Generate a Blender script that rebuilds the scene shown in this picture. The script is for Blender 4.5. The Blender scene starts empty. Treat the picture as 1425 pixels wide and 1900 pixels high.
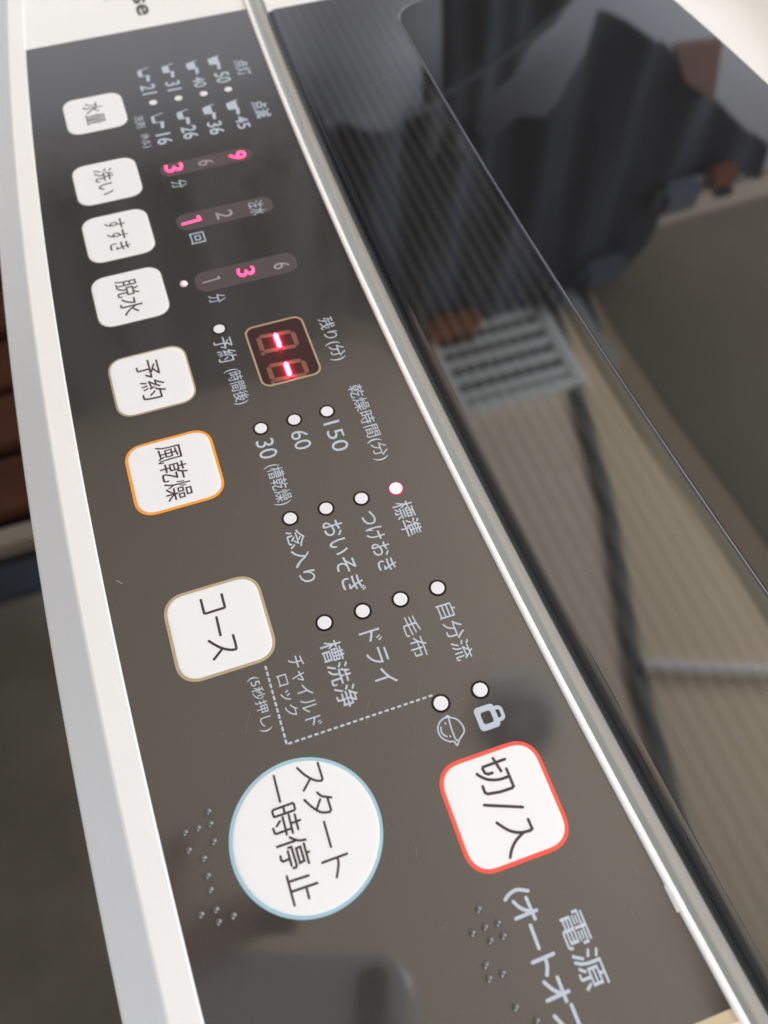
import bpy, bmesh, math, random
from mathutils import Matrix, Vector
from mathutils.geometry import tessellate_polygon
random.seed(4)
S = bpy.context.scene
MM = 0.001

# ------------------------------------------------------------------ camera
cam_d = bpy.data.cameras.new('camera')
cam = bpy.data.objects.new('camera', cam_d)
S.collection.objects.link(cam)
cam_d.sensor_fit = 'VERTICAL'
cam_d.sensor_width = 27.0
cam_d.sensor_height = 36.0
cam_d.lens = 30.126
cam_d.clip_start = 0.001
cam_d.clip_end = 20.0
cam_d.dof.use_dof = True
cam_d.dof.focus_distance = 0.17484
cam_d.dof.aperture_fstop = 15.5
cam.matrix_world = Matrix([(0.321288,-0.816741,0.479279,0.029476),(0.946982,0.277101,-0.162607,0.003932),(-0.000000,0.506112,0.862468,0.154692),(0.000000,0.000000,0.000000,1.000000)])
S.camera = cam

# ------------------------------------------------------------------ world and lamps
W = bpy.data.worlds.new('World')
S.world = W
W.use_nodes = True
bg = W.node_tree.nodes['Background']
bg.inputs['Color'].default_value = (0.85, 0.93, 1.045, 1)
bg.inputs['Strength'].default_value = 0.47


def area_lamp(name, loc, target, sx, sy, watts, col):
    d = bpy.data.lights.new(name, 'AREA')
    d.shape = 'RECTANGLE'
    d.size, d.size_y, d.energy, d.color = sx, sy, watts, col
    o = bpy.data.objects.new(name, d)
    S.collection.objects.link(o)
    o.location = loc
    o.rotation_euler = (Vector(target) - Vector(loc)).to_track_quat('-Z', 'Y').to_euler()
    return o


area_lamp('window_light', (-0.25, 1.40, 0.90), (-0.25, 0.0, 0.2), 1.1, 0.75, 14.6, (0.845, 0.935, 1.06))
area_lamp('ceiling_fill', (-0.4, 1.75, 0.15), (-0.5, 0.85, 1.25), 1.9, 0.6, 90, (0.845, 0.935, 1.06))  # added fill aimed upwards to brighten the ceiling; no such source is seen
area_lamp('wall_fill', (1.5, -0.5, 0.7), (-1.2, 0.2, 0.6), 0.8, 1.0, 19, (0.89, 0.945, 1.05))  # added fill to brighten the far wall, no doorway known there
S.view_settings.view_transform = 'Standard'
S.view_settings.look = 'None'
S.view_settings.exposure = 0.0
S.view_settings.gamma = 1.0
try:
    S.cycles.use_denoising = True
    S.cycles.max_bounces = 8
    S.cycles.caustics_reflective = False
except Exception:
    pass

# ------------------------------------------------------------------ materials


def mat(name, col, rough=0.4, metal=0.0, spec=0.5, ior=1.5, emit=None, estr=0.0, vary=0.0, vscale=60.0,
        bump=0.0, bscale=400.0, coat=0.0):
    m = bpy.data.materials.new(name)
    m.use_nodes = True
    nt = m.node_tree
    b = nt.nodes['Principled BSDF']
    b.inputs['Base Color'].default_value = (*col, 1)
    b.inputs['Roughness'].default_value = rough
    b.inputs['Metallic'].default_value = metal
    b.inputs['IOR'].default_value = ior
    b.inputs['Specular IOR Level'].default_value = spec
    b.inputs['Coat Weight'].default_value = coat
    b.inputs['Coat Roughness'].default_value = 0.03
    if emit:
        b.inputs['Emission Color'].default_value = (*emit, 1)
        b.inputs['Emission Strength'].default_value = estr
    tc = None
    if vary or bump:
        tc = nt.nodes.new('ShaderNodeTexCoord')
    if vary:
        n = nt.nodes.new('ShaderNodeTexNoise')
        n.inputs['Scale'].default_value = vscale
        n.inputs['Detail'].default_value = 5
        nt.links.new(tc.outputs['Object'], n.inputs['Vector'])
        r = nt.nodes.new('ShaderNodeMix')
        r.data_type = 'RGBA'
        r.inputs[6].default_value = (*[c * (1 - vary) for c in col], 1)
        r.inputs[7].default_value = (*[min(1, c * (1 + vary)) for c in col], 1)
        nt.links.new(n.outputs['Fac'], r.inputs[0])
        nt.links.new(r.outputs[2], b.inputs['Base Color'])
    if bump:
        n = nt.nodes.new('ShaderNodeTexNoise')
        n.inputs['Scale'].default_value = bscale
        n.inputs['Detail'].default_value = 3
        nt.links.new(tc.outputs['Object'], n.inputs['Vector'])
        k = nt.nodes.new('ShaderNodeBump')
        k.inputs['Strength'].default_value = bump
        k.inputs['Distance'].default_value = 0.0005
        nt.links.new(n.outputs['Fac'], k.inputs['Height'])
        nt.links.new(k.outputs['Normal'], b.inputs['Normal'])
    return m


white_plastic = mat('white_plastic', (0.80, 0.795, 0.785), 0.28, vary=0.025, vscale=25, bump=0.03, bscale=900)
trim_plastic = mat('trim_plastic', (0.86, 0.85, 0.83), 0.2)
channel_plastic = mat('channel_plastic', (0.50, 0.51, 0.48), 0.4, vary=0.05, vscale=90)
film = mat('smoked_film', (0.044, 0.040, 0.036), 0.06, ior=1.80, vary=0.16, vscale=2600)
lid_black = mat('glossy_black_acrylic', (0.012, 0.012, 0.013), 0.04, ior=1.82)
window_black = mat('smoked_window_acrylic', (0.010, 0.010, 0.011), 0.03, ior=1.46)
lid_edge = mat('black_edge_plastic', (0.010, 0.011, 0.014), 0.08, ior=1.45)
button_white = mat('button_white', (0.80, 0.80, 0.81), 0.3, vary=0.015, vscale=120)
print_grey = mat('print_pale_blue', (0.46, 0.52, 0.61), 0.45)
print_black = mat('print_black', (0.040, 0.026, 0.028), 0.45)
ring_beige = mat('ring_beige', (0.47, 0.39, 0.26), 0.3, metal=0.35)
ring_faint = mat('ring_faint', (0.16, 0.14, 0.10), 0.35, metal=0.3)
ring_orange = mat('ring_orange', (0.88, 0.33, 0.025), 0.35)
ring_red = mat('ring_red', (0.86, 0.085, 0.055), 0.35)
ring_blue = mat('ring_blue', (0.33, 0.53, 0.62), 0.35)
lamp_ring = mat('lamp_ring', (0.016, 0.011, 0.010), 0.7, spec=0.1)
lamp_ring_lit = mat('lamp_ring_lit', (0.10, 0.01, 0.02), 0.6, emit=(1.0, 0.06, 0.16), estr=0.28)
lamp_off = mat('lamp_lens_white', (0.76, 0.75, 0.78), 0.35)
lamp_on = mat('lamp_lens_lit', (0.8, 0.6, 0.7), 0.35, emit=(1.0, 0.42, 0.62), estr=1.25)
strip_mat = mat('level_window_tint', (0.085, 0.068, 0.070), 0.3, ior=1.4)
digit_off = mat('digit_unlit', (0.36, 0.31, 0.32), 0.5)
digit_on = mat('digit_lit', (0.7, 0.1, 0.25), 0.5, emit=(1.0, 0.045, 0.16), estr=2.4)
segment_on = mat('segment_lit', (0.9, 0.3, 0.4), 0.5, emit=(1.0, 0.011, 0.055), estr=60.0)
segment_off = mat('segment_unlit', (0.17, 0.075, 0.050), 0.5)
display_back = mat('display_maroon', (0.036, 0.014, 0.013), 0.5, spec=0.25)
clear_dot = mat('tactile_dot_gloss', (0.085, 0.076, 0.066), 0.06, ior=2.0)
scratch_mat = mat('scratch_pale', (0.11, 0.10, 0.09), 0.5)
dust_mat = mat('dust_pale', (0.30, 0.30, 0.30), 0.8)

ntf = film.node_tree
tcf = ntf.nodes.new('ShaderNodeTexCoord')
nzf = ntf.nodes.new('ShaderNodeTexNoise')
nzf.inputs['Scale'].default_value = 38.0
nzf.inputs['Detail'].default_value = 6.0
nzf.inputs['Distortion'].default_value = 1.2
mrf = ntf.nodes.new('ShaderNodeMapRange')
mrf.inputs['From Min'].default_value = 0.35
mrf.inputs['From Max'].default_value = 0.75
mrf.inputs['To Min'].default_value = 0.04
mrf.inputs['To Max'].default_value = 0.17
ntf.links.new(tcf.outputs['Object'], nzf.inputs['Vector'])
ntf.links.new(nzf.outputs['Fac'], mrf.inputs['Value'])
ntf.links.new(mrf.outputs['Result'], ntf.nodes['Principled BSDF'].inputs['Roughness'])

# ribs pressed into the lid's front band, their sheen painted into the base colour
nt = lid_black.node_tree
tc = nt.nodes.new('ShaderNodeTexCoord')
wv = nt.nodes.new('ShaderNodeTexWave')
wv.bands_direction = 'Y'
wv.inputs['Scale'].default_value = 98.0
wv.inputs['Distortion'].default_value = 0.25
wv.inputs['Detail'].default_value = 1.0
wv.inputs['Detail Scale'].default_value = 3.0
bp_ = nt.nodes.new('ShaderNodeBump')
bp_.inputs['Strength'].default_value = 0.0018
bp_.inputs['Distance'].default_value = 0.0003
nt.links.new(tc.outputs['Object'], wv.inputs['Vector'])
nt.links.new(wv.outputs['Fac'], bp_.inputs['Height'])
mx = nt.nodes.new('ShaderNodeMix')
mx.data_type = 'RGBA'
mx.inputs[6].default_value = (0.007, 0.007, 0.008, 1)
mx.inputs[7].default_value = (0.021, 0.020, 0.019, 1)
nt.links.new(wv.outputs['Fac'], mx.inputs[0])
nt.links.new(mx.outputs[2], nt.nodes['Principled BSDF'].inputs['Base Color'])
nt.links.new(bp_.outputs['Normal'], nt.nodes['Principled BSDF'].inputs['Normal'])

# ------------------------------------------------------------------ helpers


def link(name, me, material, parent=None, smooth=False):
    o = bpy.data.objects.new(name, me)
    S.collection.objects.link(o)
    if material is not None:
        me.materials.append(material)
    if parent is not None:
        o.parent = parent
    if smooth:
        for p in me.polygons:
            p.use_smooth = True
    return o


def mesh(name, verts, faces, material, parent=None, smooth=False):
    me = bpy.data.meshes.new(name)
    me.from_pydata([(x * MM, y * MM, z * MM) for x, y, z in verts], [], faces)
    me.update()
    return link(name, me, material, parent, smooth)


def empty(name, loc, label, cat, group=None):
    o = bpy.data.objects.new(name, None)
    S.collection.objects.link(o)
    o.location = [c * MM for c in loc]
    o.empty_display_size = 0.02
    o['label'] = label
    o['category'] = cat
    if group:
        o['group'] = group
    return o


def tag(o, label, cat, group=None):
    o['label'], o['category'] = label, cat
    if group:
        o['group'] = group
    return o


# plan curves of the machine's bowed top, millimetres, s = (u + 100) / 100
CURVES = {'front': (2.5, -1.12, -25.17), 'facet': (2.64, -1.12, -30.74), 'trim': (2.15, 1.50, 48.85),
          'pale': (2.05, 1.32, 54.14), 'crease': (2.2, 2.51, 94.5), 'zero': (0, 0, 0)}


def cv(name, u):
    a, b, c = CURVES[name]
    s = (u + 100) / 100
    return a * s * s + b * s + c


def frange(a, b, n):
    return [a + (b - a) * i / n for i in range(n + 1)]


def sweep(name, prof, u0, u1, n, material, parent, smooth=False):
    """prof: list of (curve, offset, height) joined along v and swept along the bowed u axis."""
    vs, fs = [], []
    us = frange(u0, u1, n)
    for u in us:
        for c, d, h in prof:
            vs.append((u, cv(c, u) + d, h))
    m = len(prof)
    for i in range(n):
        for j in range(m - 1):
            fs.append((i * m + j, (i + 1) * m + j, (i + 1) * m + j + 1, i * m + j + 1))
    return mesh(name, vs, fs, material, parent, smooth)


def rrect(u0, u1, v0, v1, r, n=9, p=2.0):
    """outline of a rounded rectangle, counter-clockwise; p > 2 squares the corner off"""
    pts = []
    for cx, cy, a0 in ((u1 - r, v1 - r, 0), (u0 + r, v1 - r, 90), (u0 + r, v0 + r, 180), (u1 - r, v0 + r, 270)):
        for i in range(n + 1):
            a = math.radians(a0 + 90 * i / n)
            c, s = math.cos(a), math.sin(a)
            pts.append((cx + r * math.copysign(abs(c) ** (2 / p), c), cy + r * math.copysign(abs(s) ** (2 / p), s)))
    return pts


def circle(u, v, r, n=40):
    return [(u + r * math.cos(2 * math.pi * i / n), v + r * math.sin(2 * math.pi * i / n)) for i in range(n)]


def shrink(pts, d):
    n = len(pts)
    out = []
    for i in range(n):
        a, b, c = Vector(pts[i - 1]), Vector(pts[i]), Vector(pts[(i + 1) % n])
        t = (c - a)
        if t.length < 1e-9:
            out.append(pts[i])
            continue
        t.normalize()
        nn = Vector((-t.y, t.x))
        out.append((b.x + nn.x * d, b.y + nn.y * d))
    return out


def tablet(name, pts, layers, material, parent, smooth=False):
    """stack of inset outlines: layers = [(inset, z), ...], last one is capped"""
    vs, fs = [], []
    n = len(pts)
    for d, z in layers:
        q = shrink(pts, d) if d else pts
        vs += [(x, y, z) for x, y in q]
    for k in range(len(layers) - 1):
        for i in range(n):
            j = (i + 1) % n
            fs.append((k * n + i, k * n + j, (k + 1) * n + j, (k + 1) * n + i))
    fs.append(tuple((len(layers) - 1) * n + i for i in range(n)))
    return mesh(name, vs, fs, material, parent, smooth)


def ring(name, outer, inner, z0, z1, material, parent):
    n = len(outer)
    vs = [(x, y, z0) for x, y in outer] + [(x, y, z1) for x, y in outer] + [(x, y, z1) for x, y in inner] + \
         [(x, y, z0) for x, y in inner]
    fs = []
    for k in range(3):
        for i in range(n):
            j = (i + 1) % n
            fs.append((k * n + i, k * n + j, (k + 1) * n + j, (k + 1) * n + i))
    return mesh(name, vs, fs, material, parent)


def catmull(p, n=6):
    if len(p) < 3:
        return p
    q = [p[0]] + list(p) + [p[-1]]
    out = []
    for i in range(1, len(q) - 2):
        a, b, c, d = (Vector(x) for x in q[i - 1:i + 3])
        for k in range(n):
            t = k / n
            v = 0.5 * ((2 * b) + (c - a) * t + (2 * a - 5 * b + 4 * c - d) * t * t + (3 * b - a - 3 * c + d) * t ** 3)
            out.append((v.x, v.y))
    out.append(tuple(p[-1]))
    return out


def stroke_geo(vs, fs, pts, w, z, lift, closed=False):
    """one printed stroke: a shallow ribbon with round ends"""
    P = [Vector(p) for p in pts]
    n = len(P)
    base = len(vs)
    rows = []
    for i in range(n):
        if closed:
            a, c = P[i - 1], P[(i + 1) % n]
        else:
            a, c = P[max(0, i - 1)], P[min(n - 1, i + 1)]
        t1 = (P[i] - a) if (P[i] - a).length > 1e-9 else (c - P[i])
        t2 = (c - P[i]) if (c - P[i]).length > 1e-9 else t1
        t1.normalize()
        t2.normalize()
        t = t1 + t2
        if t.length < 0.2:
            t = t1
        t.normalize()
        k = 1 / max(0.6, math.sqrt(max(0.0, (1 + t1.dot(t2)) / 2)))
        nn = Vector((-t.y, t.x)) * w / 2 * k
        rows.append(len(vs))
        vs += [(P[i].x + nn.x, P[i].y + nn.y, z), (P[i].x, P[i].y, z + lift), (P[i].x - nn.x, P[i].y - nn.y, z)]
    m = n if closed else n - 1
    for i in range(m):
        a, b = rows[i], rows[(i + 1) % n]
        fs += [(a, a + 1, b + 1, b), (a + 1, a + 2, b + 2, b + 1)]
    if not closed:
        for e, (r, o) in enumerate(((rows[0], P[0] - P[1]), (rows[-1], P[-1] - P[-2]))):
            ang = math.atan2(o.y, o.x)
            s = len(vs)
            for k in range(1, 6):
                a = ang + math.pi / 2 - math.pi * k / 6
                vs.append((P[-e].x + w / 2 * math.cos(a), P[-e].y + w / 2 * math.sin(a), z))
            first, last = (r + 2, r) if e == 0 else (r, r + 2)
            # the ends start on whichever side lies at +90 degrees of the outward direction
            seq = [first] + list(range(s, s + 5)) + [last]
            for k in range(6):
                fs.append((r + 1, seq[k + 1], seq[k]))


def strokes(name, items, w, z, material, parent, lift=0.03):
    vs, fs = [], []
    for it in items:
        closed = 'c' in it[0]
        pts = list(it[1:])
        if 's' in it[0]:
            pts = catmull(pts)
        stroke_geo(vs, fs, pts, w, z, lift, closed)
    return mesh(name, vs, fs, material, parent)


def scratches(items, w, z, material, parent, lift):
    for it in items:
        strokes('scratch', [it], w, z, material, parent, lift)


def text_mesh(body, bold=0.0):
    c = bpy.data.curves.new('lettering', 'FONT')
    c.body = body
    c.size = 1.0
    c.offset = bold
    c.resolution_u = 3
    c.fill_mode = 'FRONT'
    o = bpy.data.objects.new('lettering_source', c)
    S.collection.objects.link(o)
    dg = bpy.context.evaluated_depsgraph_get()
    me = bpy.data.meshes.new_from_object(o.evaluated_get(dg))
    bpy.data.objects.remove(o)
    bpy.data.curves.remove(c)
    return me


def text(body, bl, tr, z, material, parent, bold=0.0, depth=0.0):
    """print a line of lettering into the box bl..tr on the panel (u is the reading direction)"""
    me = text_mesh(body, bold)
    xs = [v.co.x for v in me.vertices]
    ys = [v.co.y for v in me.vertices]
    x0, x1, y0, y1 = min(xs), max(xs), min(ys), max(ys)
    for v in me.vertices:
        v.co = ((bl[0] + (v.co.x - x0) / max(1e-6, x1 - x0) * (tr[0] - bl[0])) * MM,
                (bl[1] + (v.co.y - y0) / max(1e-6, y1 - y0) * (tr[1] - bl[1])) * MM, z * MM)
    if depth:
        bm = bmesh.new()
        bm.from_mesh(me)
        r = bmesh.ops.extrude_face_region(bm, geom=bm.faces[:])
        for g in r['geom']:
            if isinstance(g, bmesh.types.BMVert):
                g.co.z += depth * MM
        bmesh.ops.recalc_face_normals(bm, faces=bm.faces)
        bm.to_mesh(me)
        bm.free()
    me.materials.clear()
    me.name = 'lettering'
    return link('lettering', me, material, parent)


def box(name, c, s, material, parent=None, bev=0.0, rotz=0.0):
    bm = bmesh.new()
    bmesh.ops.create_cube(bm, size=1.0)
    for v in bm.verts:
        v.co = (v.co.x * s[0] * MM, v.co.y * s[1] * MM, v.co.z * s[2] * MM)
    if bev:
        bmesh.ops.bevel(bm, geom=bm.edges[:], offset=bev * MM, segments=2, affect='EDGES')
    bmesh.ops.rotate(bm, verts=bm.verts, cent=(0, 0, 0), matrix=Matrix.Rotation(math.radians(rotz), 3, 'Z'))
    bmesh.ops.translate(bm, verts=bm.verts, vec=(c[0] * MM, c[1] * MM, c[2] * MM))
    me = bpy.data.meshes.new(name)
    bm.to_mesh(me)
    bm.free()
    return link(name, me, material, parent)


# ------------------------------------------------------------------ washing machine: body
wm = empty('washing_machine', (0, 0, 0), 'white top-loading washing machine with dark touch panel and glossy black lid',
           'washing machine')

UL, UR = -247.0, 46.1            # ends of the dark panel
# front bezel: lip, flat top, sloping facet, side wall
sweep('front_bezel', [('front', 0.05, -1.5), ('front', 0.0, 0.25), ('front', -0.25, 0.40), ('facet', 0.5, 0.32),
                      ('facet', 0.1, 0.18), ('facet', -0.25, -0.1), ('facet', -8.2, -8.4), ('facet', -8.7, -9.2),
                      ('facet', -8.9, -10.5), ('facet', -9.5, -60), ('facet', -9.5, -850)],
      -430, 190, 90, white_plastic, wm)
# white deck to both sides of the panel
sweep('top_deck', [('front', 0.0, 0.0), ('trim', 0.1, 0.0)], -430, UL, 20, white_plastic, wm)
sweep('top_deck', [('front', 0.0, 0.0), ('trim', 0.1, 0.0)], UR + 1.9, 190, 20, white_plastic, wm)
sweep('panel_edge_strip', [('front', 0.0, 0.02), ('trim', 0.1, 0.02)], UR, UR + 1.9, 2,
      mat('edge_beige', (0.50, 0.42, 0.28), 0.35), wm)
# the dark film itself
sweep('control_panel', [('front', 0.02, 0.0), ('trim', 0.1, 0.0)], UL, UR, 60, film, wm)
# raised white trim along the back of the panel
sweep('panel_trim', [('trim', 0.0, -0.8), ('trim', 0.0, 0.45), ('trim', 0.12, 0.68), ('trim', 0.4, 0.82),
                     ('trim', 0.75, 0.86), ('trim', 1.1, 0.78), ('trim', 1.32, 0.55), ('trim', 1.4, 0.2),
                     ('trim', 1.5, -6.5)], -430, 190, 110, trim_plastic, wm, True)
# channel between panel and lid
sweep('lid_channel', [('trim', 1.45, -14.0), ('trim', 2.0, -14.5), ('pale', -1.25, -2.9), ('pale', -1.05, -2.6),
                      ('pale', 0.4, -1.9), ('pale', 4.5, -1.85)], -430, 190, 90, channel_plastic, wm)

# ------------------------------------------------------------------ lid
LU0, LU1 = -242.3, 190.0


def lid_back(u):
    return 186.0 - 0.0006 * (u + 100) ** 2


lid = sweep('lid', [('pale', 0.55, -1.9), ('pale', 0.5, -0.6), ('pale', 0.68, -0.05), ('pale', 1.0, 0.32), ('pale', 1.5, 0.54), ('pale', 2.2, 0.72)], LU0, LU1, 90, lid_edge, wm, True)
lid['label'] = 'rounded black front edge of the lid'


def patch(name, us, vf0, vf1, nv, hf, material, parent, smooth=True):
    vs, fs = [], []
    for u in us:
        for j in range(nv + 1):
            v = vf0(u) + (vf1(u) - vf0(u)) * j / nv
            vs.append((u, v, hf(u, v)))
    m = nv + 1
    for i in range(len(us) - 1):
        for j in range(nv):
            fs.append((i * m + j, (i + 1) * m + j, (i + 1) * m + j + 1, i * m + j + 1))
    return mesh(name, vs, fs, material, parent, smooth)


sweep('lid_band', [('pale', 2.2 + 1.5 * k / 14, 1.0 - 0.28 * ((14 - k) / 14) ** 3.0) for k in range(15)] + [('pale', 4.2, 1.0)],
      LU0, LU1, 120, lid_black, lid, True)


def band_h(u, v):
    return 1.0


# the flat ribbed band in front, and the margin at the window's left
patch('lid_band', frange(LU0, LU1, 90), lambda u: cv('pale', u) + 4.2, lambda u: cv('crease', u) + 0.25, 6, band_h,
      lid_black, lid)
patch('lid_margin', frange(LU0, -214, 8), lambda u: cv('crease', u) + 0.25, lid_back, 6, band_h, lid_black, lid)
wu = -231.0
TS = math.tan(math.radians(1.4))


def win_h(u, v):
    return 1.2 + (v - 94.5) * TS


out = []
cr = 9.0
us = frange(wu + cr, LU1, 60)
front_pts = [(u, cv('crease', u)) for u in us]
cc = (wu + cr, cv('crease', wu + cr) + cr)
corner = [(cc[0] - cr * math.sin(math.radians(a)), cc[1] - cr * math.cos(math.radians(a))) for a in frange(90, 8, 10)]
left = [(wu, lid_back(wu) - d) for d in frange(22, 60, 6)]
back = [(u, lid_back(u)) for u in frange(LU1, wu + 24, 30)]
bcorner = [(wu + 24 - 24 * math.sin(math.radians(a)), lid_back(wu + 24) - 24 + 24 * math.cos(math.radians(a))) for a in frange(6, 84, 12)]
outline = corner + front_pts + back + bcorner + left[1:]
n_ = len(outline)
inner = shrink(outline, 0.5)
vs = [(x, y, 0.9) for x, y in outline] + \
     [(x * 0.5 + a * 0.5, y * 0.5 + b * 0.5, win_h(x, y) - 0.06) for (x, y), (a, b) in zip(outline, inner)] + \
     [(x, y, win_h(x, y)) for x, y in inner]
fs = []
for k in range(2):
    for i in range(n_):
        j = (i + 1) % n_
        fs.append((k * n_ + i, k * n_ + j, (k + 1) * n_ + j, (k + 1) * n_ + i))
tess = tessellate_polygon([[Vector((x, y, 0)) for x, y in inner]])
for t in tess:
    fs.append(tuple(2 * n_ + i for i in t))
mesh('lid_window', vs, fs, window_black, lid)
# thin rounded bead where the front band meets the window
path = corner + front_pts
vs, fs = [], []
m = 7
for i, p in enumerate(path):
    t = (Vector(path[min(i + 1, len(path) - 1)]) - Vector(path[max(i - 1, 0)])).normalized()
    nn = Vector((-t.y, t.x))
    for k in range(m):
        a = math.pi * k / (m - 1)
        vs.append((p[0] + nn.x * 0.30 * math.cos(a), p[1] + nn.y * 0.30 * math.cos(a), 1.0 + 0.34 * math.sin(a)))
    if i:
        for k in range(m - 1):
            fs.append(((i - 1) * m + k, i * m + k, i * m + k + 1, (i - 1) * m + k + 1))
mesh('window_bead', vs, fs, mat('bead_grey', (0.10, 0.10, 0.115), 0.18, ior=1.7), lid, True)

# white rear deck behind and beside the lid
patch('rear_deck', frange(-430, LU0 - 0.6, 12), lambda u: cv('pale', u) + 0.9, lambda u: 330.0, 10, lambda u, v: 0.0, white_plastic, wm, False)
patch('rear_deck', frange(LU0 - 0.6, 190, 12), lambda u: 176.0, lambda u: 330.0, 10, lambda u, v: -0.4, white_plastic, wm, False)
box('lid_hinge_cover', (-118, 196, 4), (78, 15, 9), white_plastic, wm, 1.5)
box('back_rail', (-120, 262, 18), (620, 60, 36), white_plastic, wm, 6)

# ------------------------------------------------------------------ buttons
Z_RING, Z_BTN = 0.07, 0.16


def push_button(u0, u1, v0, v1, r, ringmat, rw, label):
    o = rrect(u0, u1, v0, v1, r, 9, 2.25)
    i = shrink(o, rw)
    b = tablet('push_button', i, [(0, 0.0), (0, 0.10), (0.10, 0.16), (0.45, 0.20), (1.1, 0.215), (2.2, 0.20)], button_white, wm)
    b['label'] = label
    ring('button_ring', o, i, 0.0, Z_RING, ringmat, b)
    return b


ZL = 0.235
b = push_button(-217.45, -200.7, -11.65, 5.75, 4.1, ring_faint, 0.22, 'white rounded button lettered 水量')
text('水量', (-214.16,-5.84), (-203.96,-0.40), ZL, print_black, b)
b = push_button(-187.2, -170.25, -13.35, 4.3, 4.1, ring_faint, 0.22, 'white rounded button lettered 洗い')
text('洗い', (-184.10,-7.49), (-173.21,-2.52), ZL, print_black, b)
b = push_button(-165.6, -148.1, -14.0, 3.45, 4.1, ring_faint, 0.24, 'white rounded button lettered すすき')
text('すすぎ'[:2] + 'き', (-162.93,-8.10), (-151.15,-2.80), ZL, print_black, b)
b = push_button(-143.3, -125.8, -15.1, 2.65, 4.1, ring_faint, 0.26, 'white rounded button lettered 脱水')
text('脱水', (-140.41,-9.14), (-128.28,-3.73), ZL, print_black, b)
b = push_button(-115.75, -97.95, -15.38, 2.95, 4.1, ring_beige, 0.42, 'white rounded button with thin beige ring lettered 予約')
text('予約', (-113.10,-9.10), (-101.15,-3.56), ZL, print_black, b)
b = push_button(-89.85, -71.15, -16.05, 3.22, 4.4, ring_orange, 0.62, 'white rounded button with orange ring lettered 風乾燥')
text('風乾燥', (-87.78,-9.28), (-73.15,-3.56), ZL, print_black, b)
b = push_button(-51.65, -32.65, -15.22, 4.2, 4.6, ring_beige, 0.62, 'white rounded button with beige ring lettered コース')
strokes('lettering', [
    ('', (-48.81,-3.43), (-45.99,-3.46), (-45.81,-3.59), (-45.76,-7.36), (-45.94,-7.59), (-48.93,-7.60)),
    ('', (-44.31,-5.52), (-40.42,-5.62)),
    ('s', (-39.64,-3.33), (-37.14,-3.32), (-36.68,-3.66), (-37.03,-4.82), (-37.82,-6.06), (-38.89,-7.14), (-39.97,-8.01)),
    ('', (-37.52,-5.98), (-36.00,-7.93)),
], 0.50, ZL, print_black, b)
b = push_button(-3.5, 16.05, 24.2, 43.3, 4.8, ring_red, 0.72, 'white rounded power button with red ring lettered 切/入')
strokes('lettering', [
    ('', (-0.92,37.05), (-0.87,32.84), (-0.55,32.63), (0.22,32.76), (0.58,33.23), (0.61,34.03)),
    ('', (-1.75,35.08), (0.80,35.61)),
    ('', (0.72,36.66), (3.94,36.68), (4.14,36.33), (4.09,34.04), (3.72,31.88), (3.36,31.49), (2.24,31.52)),
    ('s', (2.07,36.71), (2.07,34.88), (1.55,33.07), (0.74,31.99), (-0.06,31.34)),
    ('', (5.29,30.58), (7.71,36.77)),
    ('', (9.90,36.86), (11.52,36.90), (11.69,36.53)),
    ('s', (11.69,36.53), (11.51,34.87), (10.59,33.09), (8.72,31.51)),
    ('s', (11.60,35.26), (12.45,33.48), (13.49,32.29), (14.61,31.51)),
], 0.52, ZL, print_black, b)
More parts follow.
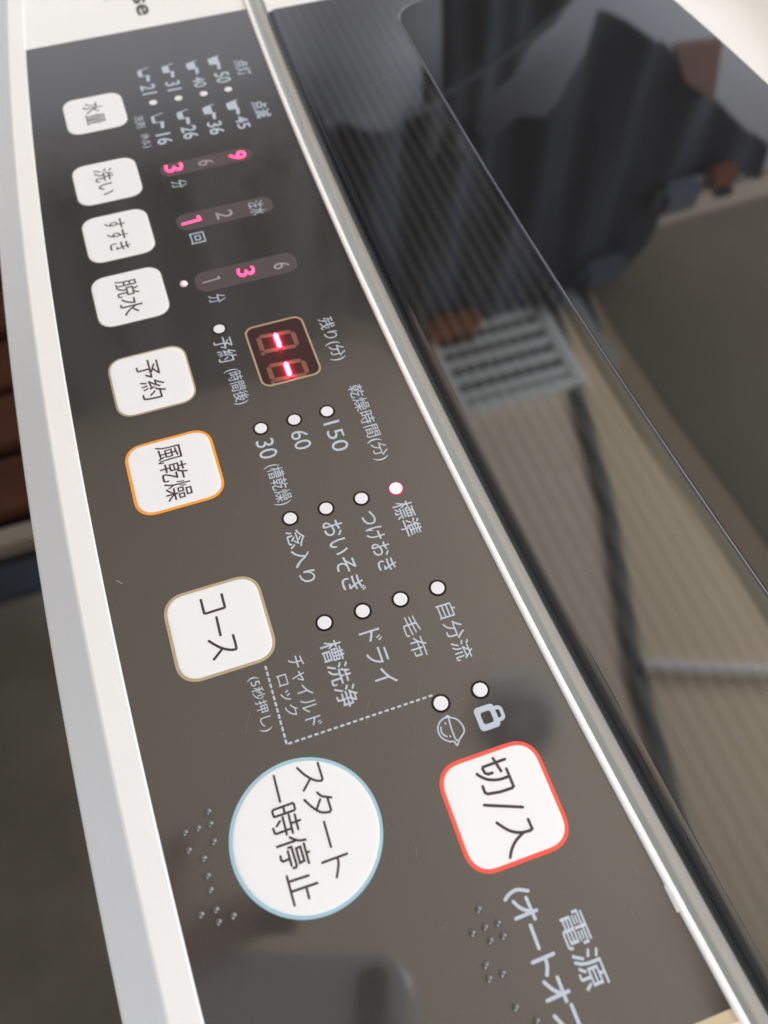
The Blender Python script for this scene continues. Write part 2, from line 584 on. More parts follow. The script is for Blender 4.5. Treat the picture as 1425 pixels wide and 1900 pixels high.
# round start button
su, sv = 0.0, 0.0
o_ = circle(0.0, -0.15, 13.2, 96)
b = tablet('push_button', shrink(o_, 0.62), [(0, 0.0), (0, 0.10), (0.10, 0.16), (0.45, 0.20), (1.1, 0.215), (2.2, 0.20)], button_white, wm)
b['label'] = 'large round white start button with pale blue ring'
ring('button_ring', o_, shrink(o_, 0.62), 0.0, Z_RING, ring_blue, b)
strokes('lettering', [
    ('', (-11.04,5.19), (-8.09,5.21), (-7.82,4.95)),
    ('s', (-7.82,4.95), (-8.24,3.92), (-9.59,2.53), (-11.34,1.46)),
    ('', (-8.71,3.05), (-7.19,1.50)),
    ('s', (-6.14,3.63), (-5.27,4.26), (-4.55,5.74)),
    ('', (-4.56,5.08), (-2.61,5.11), (-2.28,4.83)),
    ('s', (-2.28,4.83), (-2.70,3.38), (-3.92,2.20), (-5.63,1.16)),
    ('', (-4.84,3.80), (-3.45,2.77)),
    ('', (-1.03,3.36), (3.24,3.32)),
    ('', (5.17,5.57), (5.20,1.19)),
    ('s', (5.39,3.84), (6.35,3.70), (8.16,2.84)),
    # second line
    ('', (-11.35,-2.83), (-6.69,-2.92)),
    ('c', (-5.50,-4.66), (-5.74,-4.44), (-5.80,-0.94), (-5.57,-0.76), (-4.72,-0.78), (-4.53,-1.01), (-4.52,-4.49), (-4.75,-4.65)),
    ('', (-5.67,-2.66), (-4.61,-2.67)),
    ('', (-3.82,-1.10), (-1.33,-1.16)), ('', (-2.65,-0.46), (-2.62,-2.13)),
    ('', (-4.10,-2.11), (-1.01,-2.19)), ('', (-4.09,-3.20), (-1.08,-3.25)),
    ('', (-1.79,-2.28), (-1.74,-4.96), (-1.94,-5.18), (-2.73,-5.23)),
    ('', (-3.57,-3.82), (-2.94,-4.55)),
    ('s', (0.74,-0.45), (0.42,-1.76), (-0.46,-2.91)), ('', (0.35,-2.10), (0.33,-5.37)),
    ('', (1.23,-0.92), (4.50,-0.94)), ('', (2.78,-0.44), (2.82,-0.88)),
    ('c', (1.61,-2.38), (1.54,-1.63), (3.92,-1.58), (4.02,-2.36)),
    ('', (1.07,-3.63), (1.09,-3.08), (4.25,-2.99), (4.50,-3.23), (4.43,-3.64)),
    ('', (1.57,-3.83), (3.96,-3.82)), ('', (2.85,-3.79), (2.90,-5.01), (2.63,-5.25), (1.95,-5.23)),
    ('', (5.35,-5.05), (10.05,-5.01)), ('', (6.37,-1.55), (6.27,-4.95)),
    ('', (7.96,-0.50), (7.88,-4.77)), ('', (8.06,-2.40), (9.75,-2.43)),
], 0.41, ZL, print_black, b)

# ------------------------------------------------------------------ indicator lamps


def indicator(p, r, lit=False, rr=1.33, label=None):
    q = circle(p[0], p[1], r, 28)
    if lit:
        o = tablet('indicator_lamp', q, [(0, 0.0), (0, 0.34), (0.2, 0.42)], lamp_on, wm)
    else:
        o = tablet('indicator_lamp', q, [(0, 0.0), (0, 0.1), (0.18, 0.14)], lamp_off, wm)
    if label:
        o['label'] = label
    if rr > 1:
        ring('lamp_ring', circle(p[0], p[1], r * rr, 28), circle(p[0], p[1], r * 1.005, 28), 0.0, 0.05, lamp_ring_lit if lit else lamp_ring, o)
    return o


for p in ((-14.23,29.87), (-14.28,37.73), (-36.46,37.57), (-36.51,29.75), (-85.41,29.38), (-85.53,21.78), (-85.63,14.12),
          (-117.21,12.06), (-36.55,14.10), (-36.49,21.91), (-61.20,21.86), (-61.29,14.09), (-61.15,29.63)):
    indicator(p, 1.35)
indicator((-61.09,37.32), 1.35, True, 1.33, 'lit pink-white indicator lamp')
for p in ((-208.71,13.86), (-208.34,21.25), (-208.14,28.70), (-207.86,36.02)):
    indicator(p, 1.15, False, 1.12)

# ------------------------------------------------------------------ level windows with digits


def level_window(bl, tr):
    return tablet('level_window', rrect(bl[0], tr[0], bl[1], tr[1], 2.6, 8), [(0, 0.0), (0.1, 0.05)], strip_mat, wm)


w = level_window((-180.67,9.87), (-175.20,35.35))
text('3', (-179.78,11.17), (-176.69,16.17), 0.06, digit_on, w, 0.002, 0.25)['label'] = 'lit pink digit 3'
text('6', (-178.90,20.41), (-176.57,24.75), 0.08, digit_off, w)
text('9', (-179.27,29.04), (-176.22,33.83), 0.06, digit_on, w, 0.002, 0.25)['label'] = 'lit pink digit 9'
w = level_window((-159.34,9.93), (-153.03,35.56))
strokes('lettering', [('', (-155.65,11.42), (-156.01,15.99), (-157.26,15.78))], 0.85, 0.06, digit_on, w, 0.25)['label'] = 'lit pink digit 1'
text('2', (-157.26,20.37), (-154.31,24.74), 0.08, digit_off, w)
text('注水', (-158.20,29.23), (-152.86,33.36), 0.08, print_grey, w)
w = level_window((-137.01,9.90), (-130.12,35.65))
strokes('lettering', [('', (-133.34,11.68), (-133.57,15.95), (-134.26,15.80))], 0.42, 0.08, digit_off, w)
text('3', (-135.01,20.51), (-132.10,24.97), 0.06, digit_on, w, 0.002, 0.25)['label'] = 'lit pink digit 3'
text('6', (-133.89,29.74), (-131.83,33.89), 0.08, digit_off, w)

# ------------------------------------------------------------------ two digit display
DU0, DU1, DV0, DV1 = -115.3, -96.3, 17.4, 31.8
o_ = rrect(DU0, DU1, DV0, DV1, 2.3, 8)
i_ = shrink(o_, 0.45)
disp = tablet('display_window', i_, [(0, 0.0), (0.05, 0.03)], display_back, wm)
disp['label'] = 'dark red two digit display with both middle bars lit'
ring('display_frame', o_, i_, 0.0, 0.12, ring_beige, disp)


def seven_segment(bl, tr):
    u0, v0, u1, v1 = bl[0], bl[1], tr[0], tr[1]
    w_, h_ = u1 - u0, v1 - v0
    t = 1.12
    sl = 0.09

    def bar(x0, y0, x1, y1, m, lift=0.0):
        d = Vector((x1 - x0, y1 - y0))
        L = d.length
        d.normalize()
        k = Vector((-d.y, d.x)) * t / 2
        g = 0.16
        pts = []
        for a, s in ((g, 0), (g + t * 0.45, 1), (L - g - t * 0.45, 1), (L - g, 0), (L - g - t * 0.45, -1), (g + t * 0.45, -1)):
            q = Vector((x0, y0)) + d * a + k * s
            pts.append((u0 + q.x + (q.y - h_ / 2) * sl, v0 + q.y))
        pts = pts[::-1]
        return tablet('segment', pts, [(0, 0.03), (0, 0.05 + lift), (0.06, 0.06 + lift)], m, disp)
    x0, x1, y0, ym, y1 = t / 2, w_ - t / 2, t / 2, h_ / 2, h_ - t / 2
    for a in ((x0, y0, x1, y0), (x0, y1, x1, y1), (x0, y0, x0, ym), (x1, y0, x1, ym), (x0, ym, x0, y1), (x1, ym, x1, y1)):
        bar(*a, segment_off)
    s = bar(x0, ym, x1, ym, segment_on, 0.62)
    s['label'] = 'lit pink-white middle segment'


seven_segment((-111.86,19.61), (-105.99,28.97))
seven_segment((-102.55,19.60), (-96.98,28.87))
for p in ((-106.39,20.02), (-97.34,20.04)):
    tablet('segment', circle(p[0], p[1], 0.5, 16), [(0, 0.03), (0.05, 0.06)], segment_off, disp)

# ------------------------------------------------------------------ printed lettering on the film
ZP = 0.04
for body, bl, tr, bo in (
        ('21', (-217.79,11.63), (-213.04,15.95), 0.012), ('31', (-217.17,18.93), (-212.56,23.28), 0.012), ('40', (-216.68,26.93), (-211.65,30.58), 0.012),
        ('16', (-193.91,11.57), (-189.16,15.85), 0.012), ('26', (-194.98,18.91), (-189.24,23.31), 0.012), ('50', (-216.77,33.64), (-211.55,38.04), 0.012),
        ('36', (-194.51,26.39), (-188.78,30.66), 0.012), ('45', (-194.48,34.48), (-188.72,38.15), 0.012),
        ('点灯', (-221.04,40.55), (-213.11,44.67), 0.01), ('点滅', (-199.78,40.60), (-191.73,45.04), 0.01),
        ('洗剤', (-204.09,7.22), (-198.39,9.97), 0.0), ('水(L)', (-195.60,7.21), (-189.29,10.09), 0.0),
        ('分', (-173.06,11.69), (-169.89,15.77), 0.0), ('回', (-151.45,11.96), (-147.50,15.79), 0.0), ('分', (-128.46,11.78), (-125.71,15.92), 0.0),
        ('残り(分)', (-112.58,34.54), (-98.81,38.72), 0.0),
        ('予約', (-114.42,9.72), (-106.70,14.18), 0.0), ('(時間後)', (-104.22,9.98), (-93.59,13.94), 0.0),
        ('150', (-82.39,27.55), (-74.16,31.25), 0.0), ('60', (-82.38,19.87), (-77.23,23.63), 0.0), ('30', (-82.47,11.98), (-77.32,15.97), 0.0),
        ('(槽乾燥)', (-75.51,11.89), (-64.95,15.97), 0.0), ('乾燥時間(分)', (-90.62,35.19), (-68.96,39.04), 0.0),
        ('標準', (-57.73,35.10), (-49.26,39.40), 0.004), ('つけおき', (-57.71,27.82), (-43.24,31.61), 0.006),
        ('おいそぎ', (-57.99,19.75), (-40.77,24.17), 0.006), ('念入り', (-58.42,12.04), (-45.88,15.76), 0.006),
        ('槽洗浄', (-32.61,11.79), (-19.02,15.88), 0.004), ('ドライ', (-32.22,19.67), (-20.79,23.85), 0.0),
        ('チャイルド', (-31.84,5.06), (-17.67,8.14), 0.0), ('ロック', (-29.02,2.18), (-20.66,4.53), 0.0),
        ('(5秒押し)', (-30.30,-3.07), (-19.48,-0.48), 0.0),
        ('自分流', (-32.81,35.68), (-20.79,39.31), 0.0), ('毛布', (-32.59,28.16), (-23.92,31.44), 0.0),
        ('電源', (25.38,34.95), (36.86,39.48), 0.004)):
    text(body, bl, tr, ZP, print_grey, wm, bo)

strokes('lettering', [
    ('s', (20.39,28.15), (19.78,29.23), (19.59,30.62), (20.32,32.31)),
    ('', (21.16,31.57), (24.58,31.70)), ('', (23.46,32.45), (23.56,28.74)), ('s', (23.43,31.56), (22.42,30.16), (21.08,29.33)),
    ('', (25.23,30.59), (28.75,30.54)),
    ('', (30.19,32.46), (30.29,28.75)), ('s', (30.40,30.94), (31.51,30.74), (32.63,30.19)),
    ('', (33.47,31.64), (36.91,31.62)), ('', (35.77,32.53), (35.90,28.80)), ('s', (35.84,31.45), (34.83,30.29), (33.40,29.36)),
    ('', (37.64,32.12), (41.25,32.17), (41.50,31.91)), ('s', (41.50,31.91), (40.62,30.31), (38.16,28.98)),
], 0.56, ZP, print_grey, wm)

# dotted guide line of the child lock
a_, b_ = Vector((-31.24,0.96)), Vector((-16.54,0.84))
items = []
L1 = (b_ - a_).length
for i in range(13):
    p = a_ + (b_ - a_) * i / 12.0
    d = (b_ - a_).normalized() * 0.28
    items.append(('', tuple(p - d), tuple(p + d)))
a2, b2 = Vector((-16.06,1.52)), Vector((-16.17,28.53))
for i in range(23):
    p = a2 + (b2 - a2) * i / 22.0
    d = (b2 - a2).normalized() * 0.22
    items.append(('', tuple(p - d), tuple(p + d)))
strokes('dotted_line', items, 0.40, ZP, print_grey, wm, 0.02)

# detergent scoop symbols, one per water level
for p, lv in (((-225.70,12.07), 0.36), ((-225.31,19.39), 0.62), ((-224.65,26.68), 0.82), ((-224.88,33.41), 1.0),
              ((-202.80,11.83), 0.22), ((-202.24,19.14), 0.5), ((-202.08,26.70), 0.78), ((-201.94,33.68), 0.95)):
    vs, fs = [], []
    x, y = p
    wB, hB = 3.5, 3.5

    def L_(t):
        return x + 0.55 * (1 - t) - 0.0
    # left wall, fill, right wall with handle
    stroke_geo(vs, fs, [(x - 0.3, y + hB), (x + 0.55, y + 0.4)], 0.38, ZP, 0.01)
    f = [(x + 0.5, y + 0.25), (x + 0.9, y + 0.05), (x + wB - 0.3, y + 0.05), (x + wB, y + 0.3),
         (x + wB + 0.35 * lv, y + 0.3 + (hB - 0.6) * lv), (x + 0.5 - 0.7 * lv, y + 0.3 + (hB - 0.6) * lv)]
    k = len(vs)
    vs += [(a, b_2, ZP + 0.012) for a, b_2 in f]
    fs.append(tuple(range(k, k + len(f))))
    stroke_geo(vs, fs, [(x + wB - 0.1, y + 0.3), (x + wB + 0.25, y + hB - 0.6)], 0.4, ZP + 0.003, 0.012)
    stroke_geo(vs, fs, [(x + wB + 0.3, y + hB - 0.75), (x + wB + 2.6, y + hB - 1.1)], 0.95, ZP + 0.006, 0.016)
    mesh('scoop_symbol', vs, fs, print_grey, wm)

# padlock symbol
pc = Vector((-9.03,36.96))
body_o = rrect(pc.x - 2.25, pc.x + 2.25, pc.y - 1.95, pc.y + 1.95, 0.75, 5)
hole = rrect(pc.x - 1.15, pc.x + 1.15, pc.y - 1.0, pc.y + 1.0, 0.5, 5)
lock = ring('padlock_symbol', body_o, hole, 0.0, ZP, print_grey, wm)
sc = Vector((-9.08,39.00))
ring('shackle', rrect(sc.x - 1.5, sc.x + 1.5, sc.y - 1.05, sc.y + 1.25, 0.95, 6), rrect(sc.x - 0.8, sc.x + 0.8, sc.y - 0.55, sc.y + 0.62, 0.4, 6),
     0.0, ZP + 0.012, print_grey, lock)

# baby face symbol of the child lock
strokes('face_symbol', [
    ('sc', (-11.37,30.23), (-10.43,31.60), (-8.80,32.20), (-7.74,31.86), (-6.86,30.69), (-6.00,29.93), (-6.81,29.61), (-7.18,28.70), (-8.29,27.71), (-9.77,27.61), (-10.93,28.36), (-11.42,29.37)),
    ('s', (-11.41,29.61), (-11.65,30.17), (-11.24,30.54)),
    ('s', (-11.24,30.25), (-9.42,30.03), (-7.43,30.02), (-6.78,30.23)),
    ('s', (-10.05,28.31), (-9.26,28.08), (-8.56,28.29), (-8.08,28.74)),
    ('', (-10.49,29.32), (-10.34,29.34)), ('', (-7.97,29.33), (-7.85,29.35)),
], 0.27, ZP, print_grey, wm, 0.015)

# lettering on the white deck, running off the picture
text('se', (-265.69,17.84), (-254.00,21.75), 0.05, mat('print_brown_black', (0.035, 0.028, 0.025), 0.5), wm, 0.02)
strokes('lettering', [('', (-270.08,8.80), (-266.40,9.94))], 1.0, 0.04, print_grey, wm)

# ------------------------------------------------------------------ tactile dots (braille)


def dome(name, p, r, h, material, parent):
    vs = [(p[0], p[1], h)]
    fs = []
    for k in range(1, 5):
        a = math.pi / 2 * k / 4
        for i in range(14):
            t = 2 * math.pi * i / 14
            vs.append((p[0] + r * math.sin(a) * math.cos(t), p[1] + r * math.sin(a) * math.sin(t), h * math.cos(a)))
    for i in range(14):
        fs.append((0, 1 + i, 1 + (i + 1) % 14))
        for k in range(3):
            a, b_3 = 1 + k * 14 + i, 1 + k * 14 + (i + 1) % 14
            fs.append((a, a + 14, b_3 + 14, b_3))
    return mesh(name, vs, fs, material, parent, True)


for p in ((20.31,23.50), (23.22,25.73), (23.15,23.48), (23.28,21.25), (25.28,25.79), (25.21,23.59), (28.23,21.50), (30.17,23.61),
          (30.16,21.33), (35.15,23.77), (37.92,26.11),
          (-9.14,-15.18), (-7.04,-15.32), (-7.04,-17.43), (-7.02,-19.72), (-4.02,-15.40), (-4.01,-19.75), (-1.92,-17.62), (0.95,-17.57),
          (3.23,-17.63), (6.40,-19.95), (6.47,-17.45), (8.40,-17.45), (8.27,-14.95)):
    dome('tactile_dot', p, 0.64, 0.54, clear_dot, wm)
dome('tactile_dot', (-134.53,7.13), 1.0, 0.7, trim_plastic, wm)

# ------------------------------------------------------------------ scratches, dust and a flaw on the trim
scratches([
    ('', (-58.65,-22.66), (-57.56,-21.67)),
], 0.14, 0.012, dust_mat, wm, 0.004)
scratches([
    ('', (-19.67,27.71), (-13.32,24.67)), ('', (-13.32,24.67), (-7.15,22.03)), ('', (-36.55,26.73), (-31.97,24.28)),
    ('', (-19.01,17.38), (-14.85,15.49)), ('', (-23.92,-4.08), (-20.45,-5.67)), ('', (28.59,47.23), (29.57,47.12)),
    ('', (22.87,50.95), (24.41,50.77)), ('', (7.76,17.07), (9.41,16.57)),
], 0.07, 0.012, scratch_mat, wm, 0.004)
vs, fs = [], []
for i in range(170):
    u, v = random.uniform(-230, 40), random.uniform(-20, 47)
    r = random.uniform(0.035, 0.085)
    k = len(vs)
    vs += [(u + r * math.cos(a) * random.uniform(.7, 1.6), v + r * math.sin(a), 0.02) for a in (0, 1.2, 2.6, 3.8, 5)]
    fs.append(tuple(range(k, k + 5)))
o = mesh('dust', vs, fs, scratch_mat, wm)
o['kind'] = 'stuff'
vs, fs = [], []
for i in range(150):
    u = random.uniform(-230, 60)
    v = random.uniform(cv('pale', u) + 4, cv('crease', u) - 1)
    r = random.uniform(0.04, 0.10)
    k = len(vs)
    vs += [(u + r * math.cos(a) * random.uniform(.7, 2.0), v + r * math.sin(a), 1.02) for a in (0, 1.2, 2.6, 3.8, 5)]
    fs.append(tuple(range(k, k + 5)))
o = mesh('dust', vs, fs, scratch_mat, lid)
o['kind'] = 'stuff'
scratches([
    ('s', (-5.74,87.79), (-4.88,86.93), (-4.18,86.64)), ('s', (-29.43,66.07), (-29.76,66.58), (-29.52,67.30)),
    ('s', (-25.10,64.12), (-22.96,63.22), (-20.43,61.78)), ('s', (9.07,78.91), (9.75,77.85), (10.47,77.87)),
    ('', (-40.33,85.21), (-39.95,85.51)), ('', (0.31,80.44), (1.12,80.54)), ('', (2.87,86.69), (3.34,87.09)),
    ('', (-194.28,76.07), (-198.19,84.14)), ('', (11.83,73.78), (12.66,73.84)),
], 0.13, 1.012, scratch_mat, lid, 0.004)
strokes('trim_burr', [('', (26.99,54.23), (31.01,54.36))], 0.5, 0.15, trim_plastic, wm, 0.35)

# ------------------------------------------------------------------ the room round the machine
floor_m = mat('dark_floor', (0.098, 0.086, 0.064), 0.7, vary=0.65, vscale=6, spec=0.1)
bm_floor = mesh('floor', [(-2600, -2600, -900), (2600, -2600, -900), (2600, 2600, -900), (-2600, 2600, -900)], [(0, 1, 2, 3)], floor_m)
bm_floor['kind'] = 'structure'

# wooden slatted board with a pale edge, far down in front of the machine
wood = mat('reddish_wood', (0.036, 0.0135, 0.0075), 0.7, spec=0.04, vary=0.45, vscale=14)
wood_pale = mat('pale_wood', (0.10, 0.078, 0.052), 0.6, vary=0.25, vscale=14)
wood_dark = mat('dark_gap', (0.012, 0.009, 0.008), 0.7)
bench = empty('slatted_bench', (-900, -330, -900), 'low reddish brown wooden slatted bench in front of the machine', 'bench')


def child_box(name, c, s, m, par, bev=3):
    o = box(name, c, s, m, None, bev)
    o.parent = par
    o.matrix_parent_inverse = Matrix.Translation([-c_ * MM for c_ in (-900, -330, -900)])
    return o


for i in range(12):
    child_box('slat', (-1540 + i * 88, -330, -640 + random.uniform(-4, 4)), (74, 420, 18), wood, bench)
child_box('slat', (-505, -330, -640), (26, 420, 20), wood_pale, bench)['label'] = 'pale front slat'
for x in (-1550, -515):
    for y in (-500, -160):
        child_box('leg', (x, y, -775), (36, 36, 250), wood, bench)
child_box('under_shelf', (-1030, -330, -690), (1040, 400, 12), wood_dark, bench)
tag(box('floor_mat', (-617, -380, -893), (64, 460, 14), mat('dark_blue_mat', (0.016, 0.018, 0.022), 0.9, vary=0.3, vscale=40), None, 4),
    'narrow dark blue mat on the floor beside the slatted bench', 'mat')

# ceiling, wall and what hangs there: all seen as reflections in the panel and the lid
ceil_m = mat('ceiling_beige', (0.82, 0.655, 0.475), 0.7, vary=0.12, vscale=2.2)
ceil = box('ceiling', (-100, 300, 1290), (2400, 2600, 80), ceil_m)
ceil['kind'] = 'structure'
wall = box('wall', (-1340, 300, 170), (80, 2600, 2140), mat('wall_pale', (0.88, 0.84, 0.85), 0.8, vary=0.06, vscale=3))
wall['kind'] = 'structure'

vent = empty('ceiling_vent', (-1035, 620, 1250), 'white louvred ceiling vent reflected in the black lid', 'vent')
vent_m = mat('vent_white', (0.88, 0.84, 0.76), 0.5)


def vbox(name, c, s, m=vent_m):
    o = box(name, c, s, m, None, 2)
    o.parent = vent
    o.matrix_parent_inverse = Matrix.Translation((1.035, -0.620, -1.25))
    return o


for y in (490, 752):
    vbox('frame', (-1035, y, 1240), (270, 26, 20))
for x in (-1158, -912):
    vbox('frame', (x, 620, 1240), (26, 236, 20))
for i in range(5):
    vbox('slat', (-1120 + i * 43, 620, 1238), (22, 236, 8))
vbox('backing', (-1035, 620, 1248.5), (220, 236, 3), mat('vent_dark', (0.03, 0.03, 0.03), 0.8))

strip_d = mat('cove_dark', (0.10, 0.10, 0.088), 0.7)
pts = [(-1150, 790), (-1021, 767), (-614, 674), (-309, 574), (-148, 540), (200, 470), (700, 400)]
vs, fs = [], []
for i, (x, y) in enumerate(pts):
    for dy, z in ((-10, 1249), (-10, 1234), (10, 1234), (10, 1249)):
        vs.append((x, y + dy, z))
    if i:
        k = i * 4
        for j in range(3):
            fs.append((k - 4 + j, k + j, k + j + 1, k - 3 + j))
tag(mesh('cable_duct', vs, fs, strip_d), 'dark cable duct along the ceiling, reflected in the black lid', 'cable duct')
rail = box('curtain_rail', (-265, 700, 1226), (20, 260, 20), vent_m, None, 6, -22)
tag(rail, 'short pale curtain rail on the ceiling, reflected in the lid', 'curtain rail')

dl = empty('downlight', (-300, 350, 1250), 'round unlit ceiling downlight reflected beside the padlock symbol', 'downlight')
o_ = circle(0, 0, 62, 40)
r_ = tablet('trim_ring', circle(-16, 16, 64, 40)[::-1], [(0, -0.5), (0, -5), (4, -8)], mat('downlight_rim', (0.85, 0.83, 0.78), 0.5), dl)  # highlight put into the shape: pale rim set off-centre to show a crescent
tablet('recess', circle(2, -4, 58, 40)[::-1], [(0, -8.2), (0, -9.5), (6, -11)], mat('downlight_dark', (0.05, 0.052, 0.055), 0.6), dl)
tablet('bulb', circle(12, -2, 17, 24)[::-1], [(0, -11.2), (2, -16)], mat('bulb_grey', (0.35, 0.33, 0.30), 0.5), dl)

# dark clothes hanging by the wall
cloth = [mat('dark_navy_cloth', (0.085, 0.087, 0.092), 0.9, vary=0.4, vscale=9),
         mat('charcoal_cloth', (0.105, 0.105, 0.106), 0.9, vary=0.55, vscale=9)]
hang_w = mat('hanger_wood', (0.30, 0.11, 0.035), 0.4, vary=0.3, vscale=20)
grey_c = mat('grey_cloth', (0.20, 0.21, 0.24), 0.9)


def along(table, x):
    if x <= table[0][0]:
        return table[0][1]
    for (a, ha), (b_4, hb) in zip(table, table[1:]):
        if a <= x <= b_4:
            return ha + (hb - ha) * (x - a) / max(1e-6, b_4 - a)
    return table[-1][1]


def soft(table, x):
    return sum(along(table, x + d) for d in range(-32, 33, 8)) / 9.0


TOP = [(-640, 1230), (-76, 1221), (240, 1235), (315, 1150), (539, 1199), (763, 1276), (850, 1245), (914, 1230), (950, 1060),
       (1007, 1025), (1160, 1080)]
HEM = [(-640, 700), (-139, 709), (287, 723), (332, 705), (506, 720), (535, 832), (620, 790), (665, 770), (694, 634), (734, 640),
       (786, 665), (831, 693), (883, 743), (939, 797), (1004, 866), (1160, 1005)]
GARMENTS = [
    ('long dark garment hanging leftmost by the wall, reflected in the panel', -640, -150, 0, None, None),
    ('dark garment with a straight hem, hanging second from the left by the wall', -145, 325, 1, None, None),
    ('wide dark garment with ragged slanting hem, reflected in the lid window', 328, 1160, 0, None, None),
    ('small dark cloth hanging lowest by the wall, under the ragged garment', 462, 720, 1,
     [(462, 800), (512, 775), (570, 728), (606, 665), (656, 601), (720, 500)], [(462, 200), (720, 200)]),
]
for lab, v0, v1, ci, tp, hm in GARMENTS:
    g = empty('hanging_garment', (-1130, (v0 + v1) / 2, 700), lab, 'garment', 'dark clothes hanging by the wall')
    vs, fs = [], []
    nv, nh = 48, 10
    for i in range(nv + 1):
        v = v0 + (v1 - v0) * i / nv
        hb, top = soft(hm or HEM, v), soft(tp or TOP, v)
        for j in range(nh + 1):
            h = top + (hb - top) * j / nh
            amp = 9 + 16 * j / nh
            vs.append((amp * math.sin(v * 0.045 + ci + h * 0.004) + 6 * math.sin(v * 0.11), v - (v0 + v1) / 2, h - 700))
    m = nh + 1
    for i in range(nv):
        for j in range(nh):
            fs.append((i * m + j, (i + 1) * m + j, (i + 1) * m + j + 1, i * m + j + 1))
    mesh('cloth', vs, fs, cloth[ci], g, True)
PEGS = [((-1095, 535, 1188), (34, 124, 62), 'orange brown wooden peg beside the ceiling vent, reflected in the lid'),
        ((-1095, 768, 1262), (34, 60, 50), 'small orange brown wooden peg at the highest point of the dark clothes'),
        ((-1095, 1030, 1004), (34, 66, 50), 'orange brown wooden peg at the right end of the dark clothes')]
black_c = mat('black_plastic', (0.01, 0.01, 0.01), 0.6)
for c, sz, lab in PEGS:
    e = empty('wooden_peg', c, lab, 'peg', 'wooden pegs holding the dark clothes')
    o = box('peg_body', (0, 0, 0), sz, hang_w, e, 12)
    box('peg_spring', (4, 14, sz[2] * 0.72), (26, sz[1] * 0.6, 18), black_c, e, 5)
for c, sz, lab in (((-1100, 815, 1180), (40, 110, 70), 'pale grey rolled cloth near the highest point of the dark clothes'),
                   ((-1100, 948, 1030), (40, 100, 80), 'pale grey rolled cloth at the right end of the dark clothes')):
    tag(box('grey_cloth', c, sz, grey_c, None, 18), lab, 'cloth', 'grey cloths among the dark clothes')
brown_c = mat('brown_cloth', (0.30, 0.17, 0.13), 0.9, vary=0.2, vscale=8)
vs = []
for v, h in ((840, 690), (930, 702), (950, 815), (880, 760)):
    vs.append((-1085, v, h))
for v, h in ((840, 690), (930, 702), (950, 815), (880, 760)):
    vs.append((-1097, v, h))
tag(mesh('brown_cloth', vs, [(0, 1, 2, 3), (7, 6, 5, 4), (0, 4, 5, 1), (1, 5, 6, 2), (2, 6, 7, 3), (3, 7, 4, 0)], brown_c),
    'small brown cloth hanging over the hem of the wide dark garment', 'cloth')
# warmer boards on the far side of the cable duct
vs, fs = [], []
for x, y in pts:
    vs += [(x, y, 1247), (x, 1590, 1247)]
for i in range(len(pts) - 1):
    fs.append((i * 2, i * 2 + 1, i * 2 + 3, i * 2 + 2))
o = mesh('ceiling_boards', vs, fs, mat('ceiling_golden', (0.80, 0.60, 0.38), 0.7, vary=0.10, vscale=2.5))
o['kind'] = 'structure'

# darker boards beyond them
edge = [(-1233,844), (-999,832), (-764,838), (-527,856), (-366,862), (-132,863)]
vs, fs = [], []
for x, y in edge:
    vs += [(x, y - 26, 1244), (x, 1590, 1244)]
for i in range(len(edge) - 1):
    fs.append((i * 2, i * 2 + 1, i * 2 + 3, i * 2 + 2))
o = mesh('ceiling_boards', vs, fs, mat('ceiling_brown', (0.36, 0.285, 0.18), 0.7, vary=0.25, vscale=3.0))
o['kind'] = 'structure'
CORD = [(-1070, 410, 664), (-1070, 455, 652), (-1070, 495, 637), (-1070, 545, 614), (-1070, 616, 574), (-1070, 700, 500)]
vs, fs = [], []
for i, (x, y, z) in enumerate(CORD):
    for k in range(6):
        a = 2 * math.pi * k / 6
        vs.append((x + 4 * math.cos(a), y + 2.5 * math.sin(a), z + 4 * math.sin(a)))
    if i:
        for k in range(6):
            fs.append(((i - 1) * 6 + k, (i - 1) * 6 + (k + 1) % 6, i * 6 + (k + 1) % 6, i * 6 + k))
tag(mesh('cord', vs, fs, mat('cord_grey', (0.25, 0.25, 0.25), 0.7)), 'thin grey cord in front of the lowest dark cloth, reflected in the lid window', 'cord')

# ------------------------------------------------------------------ the phone that takes the picture and the hand that holds it
phone = bpy.data.objects.new('smartphone', None)
S.collection.objects.link(phone)
phone.matrix_world = cam.matrix_world.copy()
tag(phone, 'dark smartphone reflected upside down at the bottom of the panel', 'phone')


def pbox(name, x0, x1, y0, y1, z0, z1, m, r):
    # camera axes: x right, y up, z backwards (millimetres)
    pts = rrect(x0, x1, y0, y1, r, 8)
    vs = []
    n = len(pts)
    lay = [(1.6, z0), (0.4, z0 + 0.5), (0, z0 + 1.5), (0, z1 - 1), (0.8, z1)] if z1 - z0 > 4 else [(0.4, z0), (0, z0 + 0.4), (0, z1)]
    for d, z in lay:
        q = shrink(pts, d) if d else pts
        vs += [(x, y, z) for x, y in q]
    fs = [tuple(range(n))[::-1]]
    for k in range(len(lay) - 1):
        for i in range(n):
            j = (i + 1) % n
            fs.append((k * n + i, k * n + j, (k + 1) * n + j, (k + 1) * n + i))
    fs.append(tuple((len(lay) - 1) * n + i for i in range(n)))
    return mesh(name, vs, fs, m, phone)


pbox('frame', -66, 9.6, -138, 24, 4.9, 13, mat('phone_silver', (0.55, 0.55, 0.56), 0.22, metal=0.9), 13)
pbox('back_cover', -64.6, 8.2, -136.6, 22.6, 4.4, 5.2, mat('phone_grey', (0.72, 0.70, 0.71), 0.25), 12)
pbox('camera_bump', -8.5, 1.5, -30, 18.5, 3.0, 4.6, mat('phone_black', (0.012, 0.012, 0.013), 0.15), 4)

skin = mat('skin', (0.42, 0.25, 0.20), 0.5, vary=0.08, vscale=40)


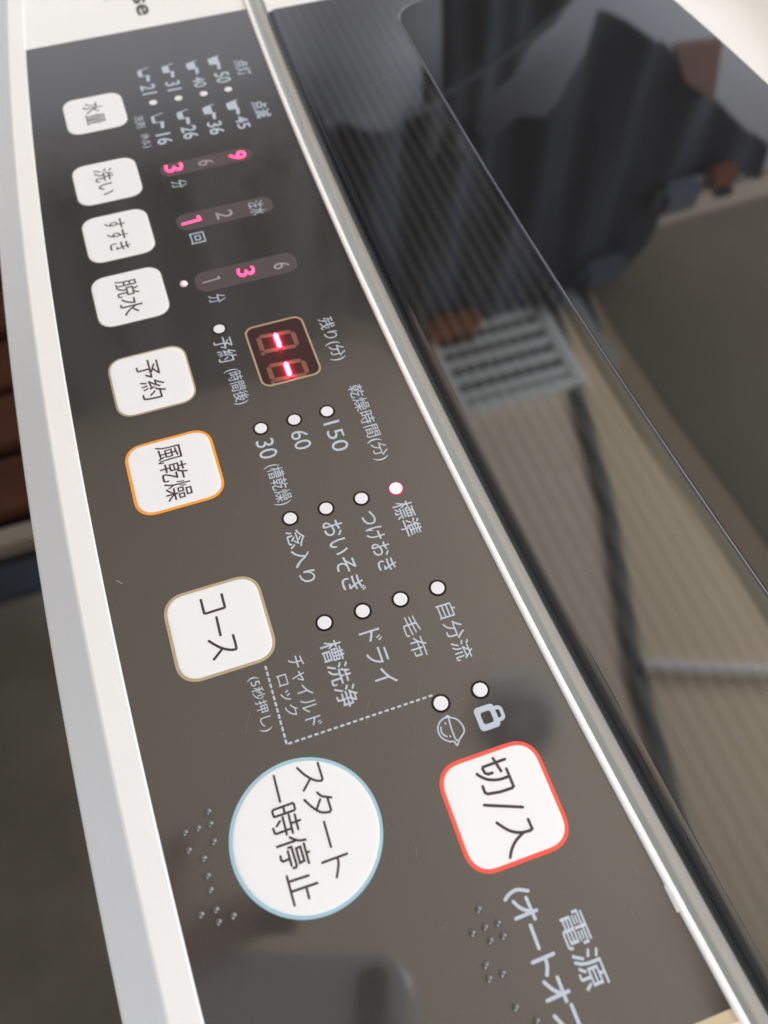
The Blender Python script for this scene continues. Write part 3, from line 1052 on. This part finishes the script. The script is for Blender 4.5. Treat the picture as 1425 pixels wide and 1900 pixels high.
def grow(name, verts, edges, radii, root, material):
    me = bpy.data.meshes.new(name)
    me.from_pydata([(x * MM, y * MM, z * MM) for x, y, z in verts], edges, [])
    o = bpy.data.objects.new(name, me)
    S.collection.objects.link(o)
    o.matrix_world = cam.matrix_world.copy()
    sk = o.modifiers.new('skin', 'SKIN')
    for i, r in enumerate(radii):
        me.skin_vertices[0].data[i].radius = (r * MM, r * MM)
        me.skin_vertices[0].data[i].use_root = (i == root)
    sub = o.modifiers.new('subdivision', 'SUBSURF')
    sub.levels = sub.render_levels = 2
    dg = bpy.context.evaluated_depsgraph_get()
    m2 = bpy.data.meshes.new_from_object(o.evaluated_get(dg))
    o.modifiers.clear()
    o.data = m2
    m2.materials.clear()
    m2.materials.append(material)
    for p in m2.polygons:
        p.use_smooth = True
    return o


hv = [(-95, -80, 34), (-90, -55, 26), (-84, -30, 20),          # wrist, palm, knuckles centre
      (-82, -8, 12), (-72, 14, 6), (-60, 28, 2), (-44, 36, 1), (-28, 35, 1),      # index finger along the phone's top edge
      (-86, 6, 10), (-82, 30, 2), (-75, 52, -2), (-74, 66, -3),                   # middle finger
      (-92, -6, 8), (-92, 20, -2), (-86, 42, -6), (-84, 54, -7),                  # ring finger
      (-97, -22, 8), (-99, 4, -2), (-96, 22, -6),                                 # little finger
      (-78, -52, 30), (-64, -34, 26), (-50, -18, 21),                             # thumb on the screen side
      (-110, -150, 60), (-135, -260, 100)]                                        # forearm
he = [(0, 1), (1, 2), (2, 3), (3, 4), (4, 5), (5, 6), (6, 7), (2, 8), (8, 9), (9, 10), (10, 11), (2, 12), (12, 13), (13, 14), (14, 15),
      (2, 16), (16, 17), (17, 18), (1, 19), (19, 20), (20, 21), (0, 22), (22, 23)]
hr = [22, 24, 20, 10, 9, 8.4, 7.8, 6.2, 10, 9, 8.2, 6.6, 9.6, 8.6, 7.8, 6.2, 8.6, 7.4, 5.8, 12, 10.5, 8, 26, 34]
hand = grow('hand', hv, he, hr, 0, skin)
tag(hand, 'hand gripping the dark smartphone, faintly reflected at the lower left of the panel', 'hand')
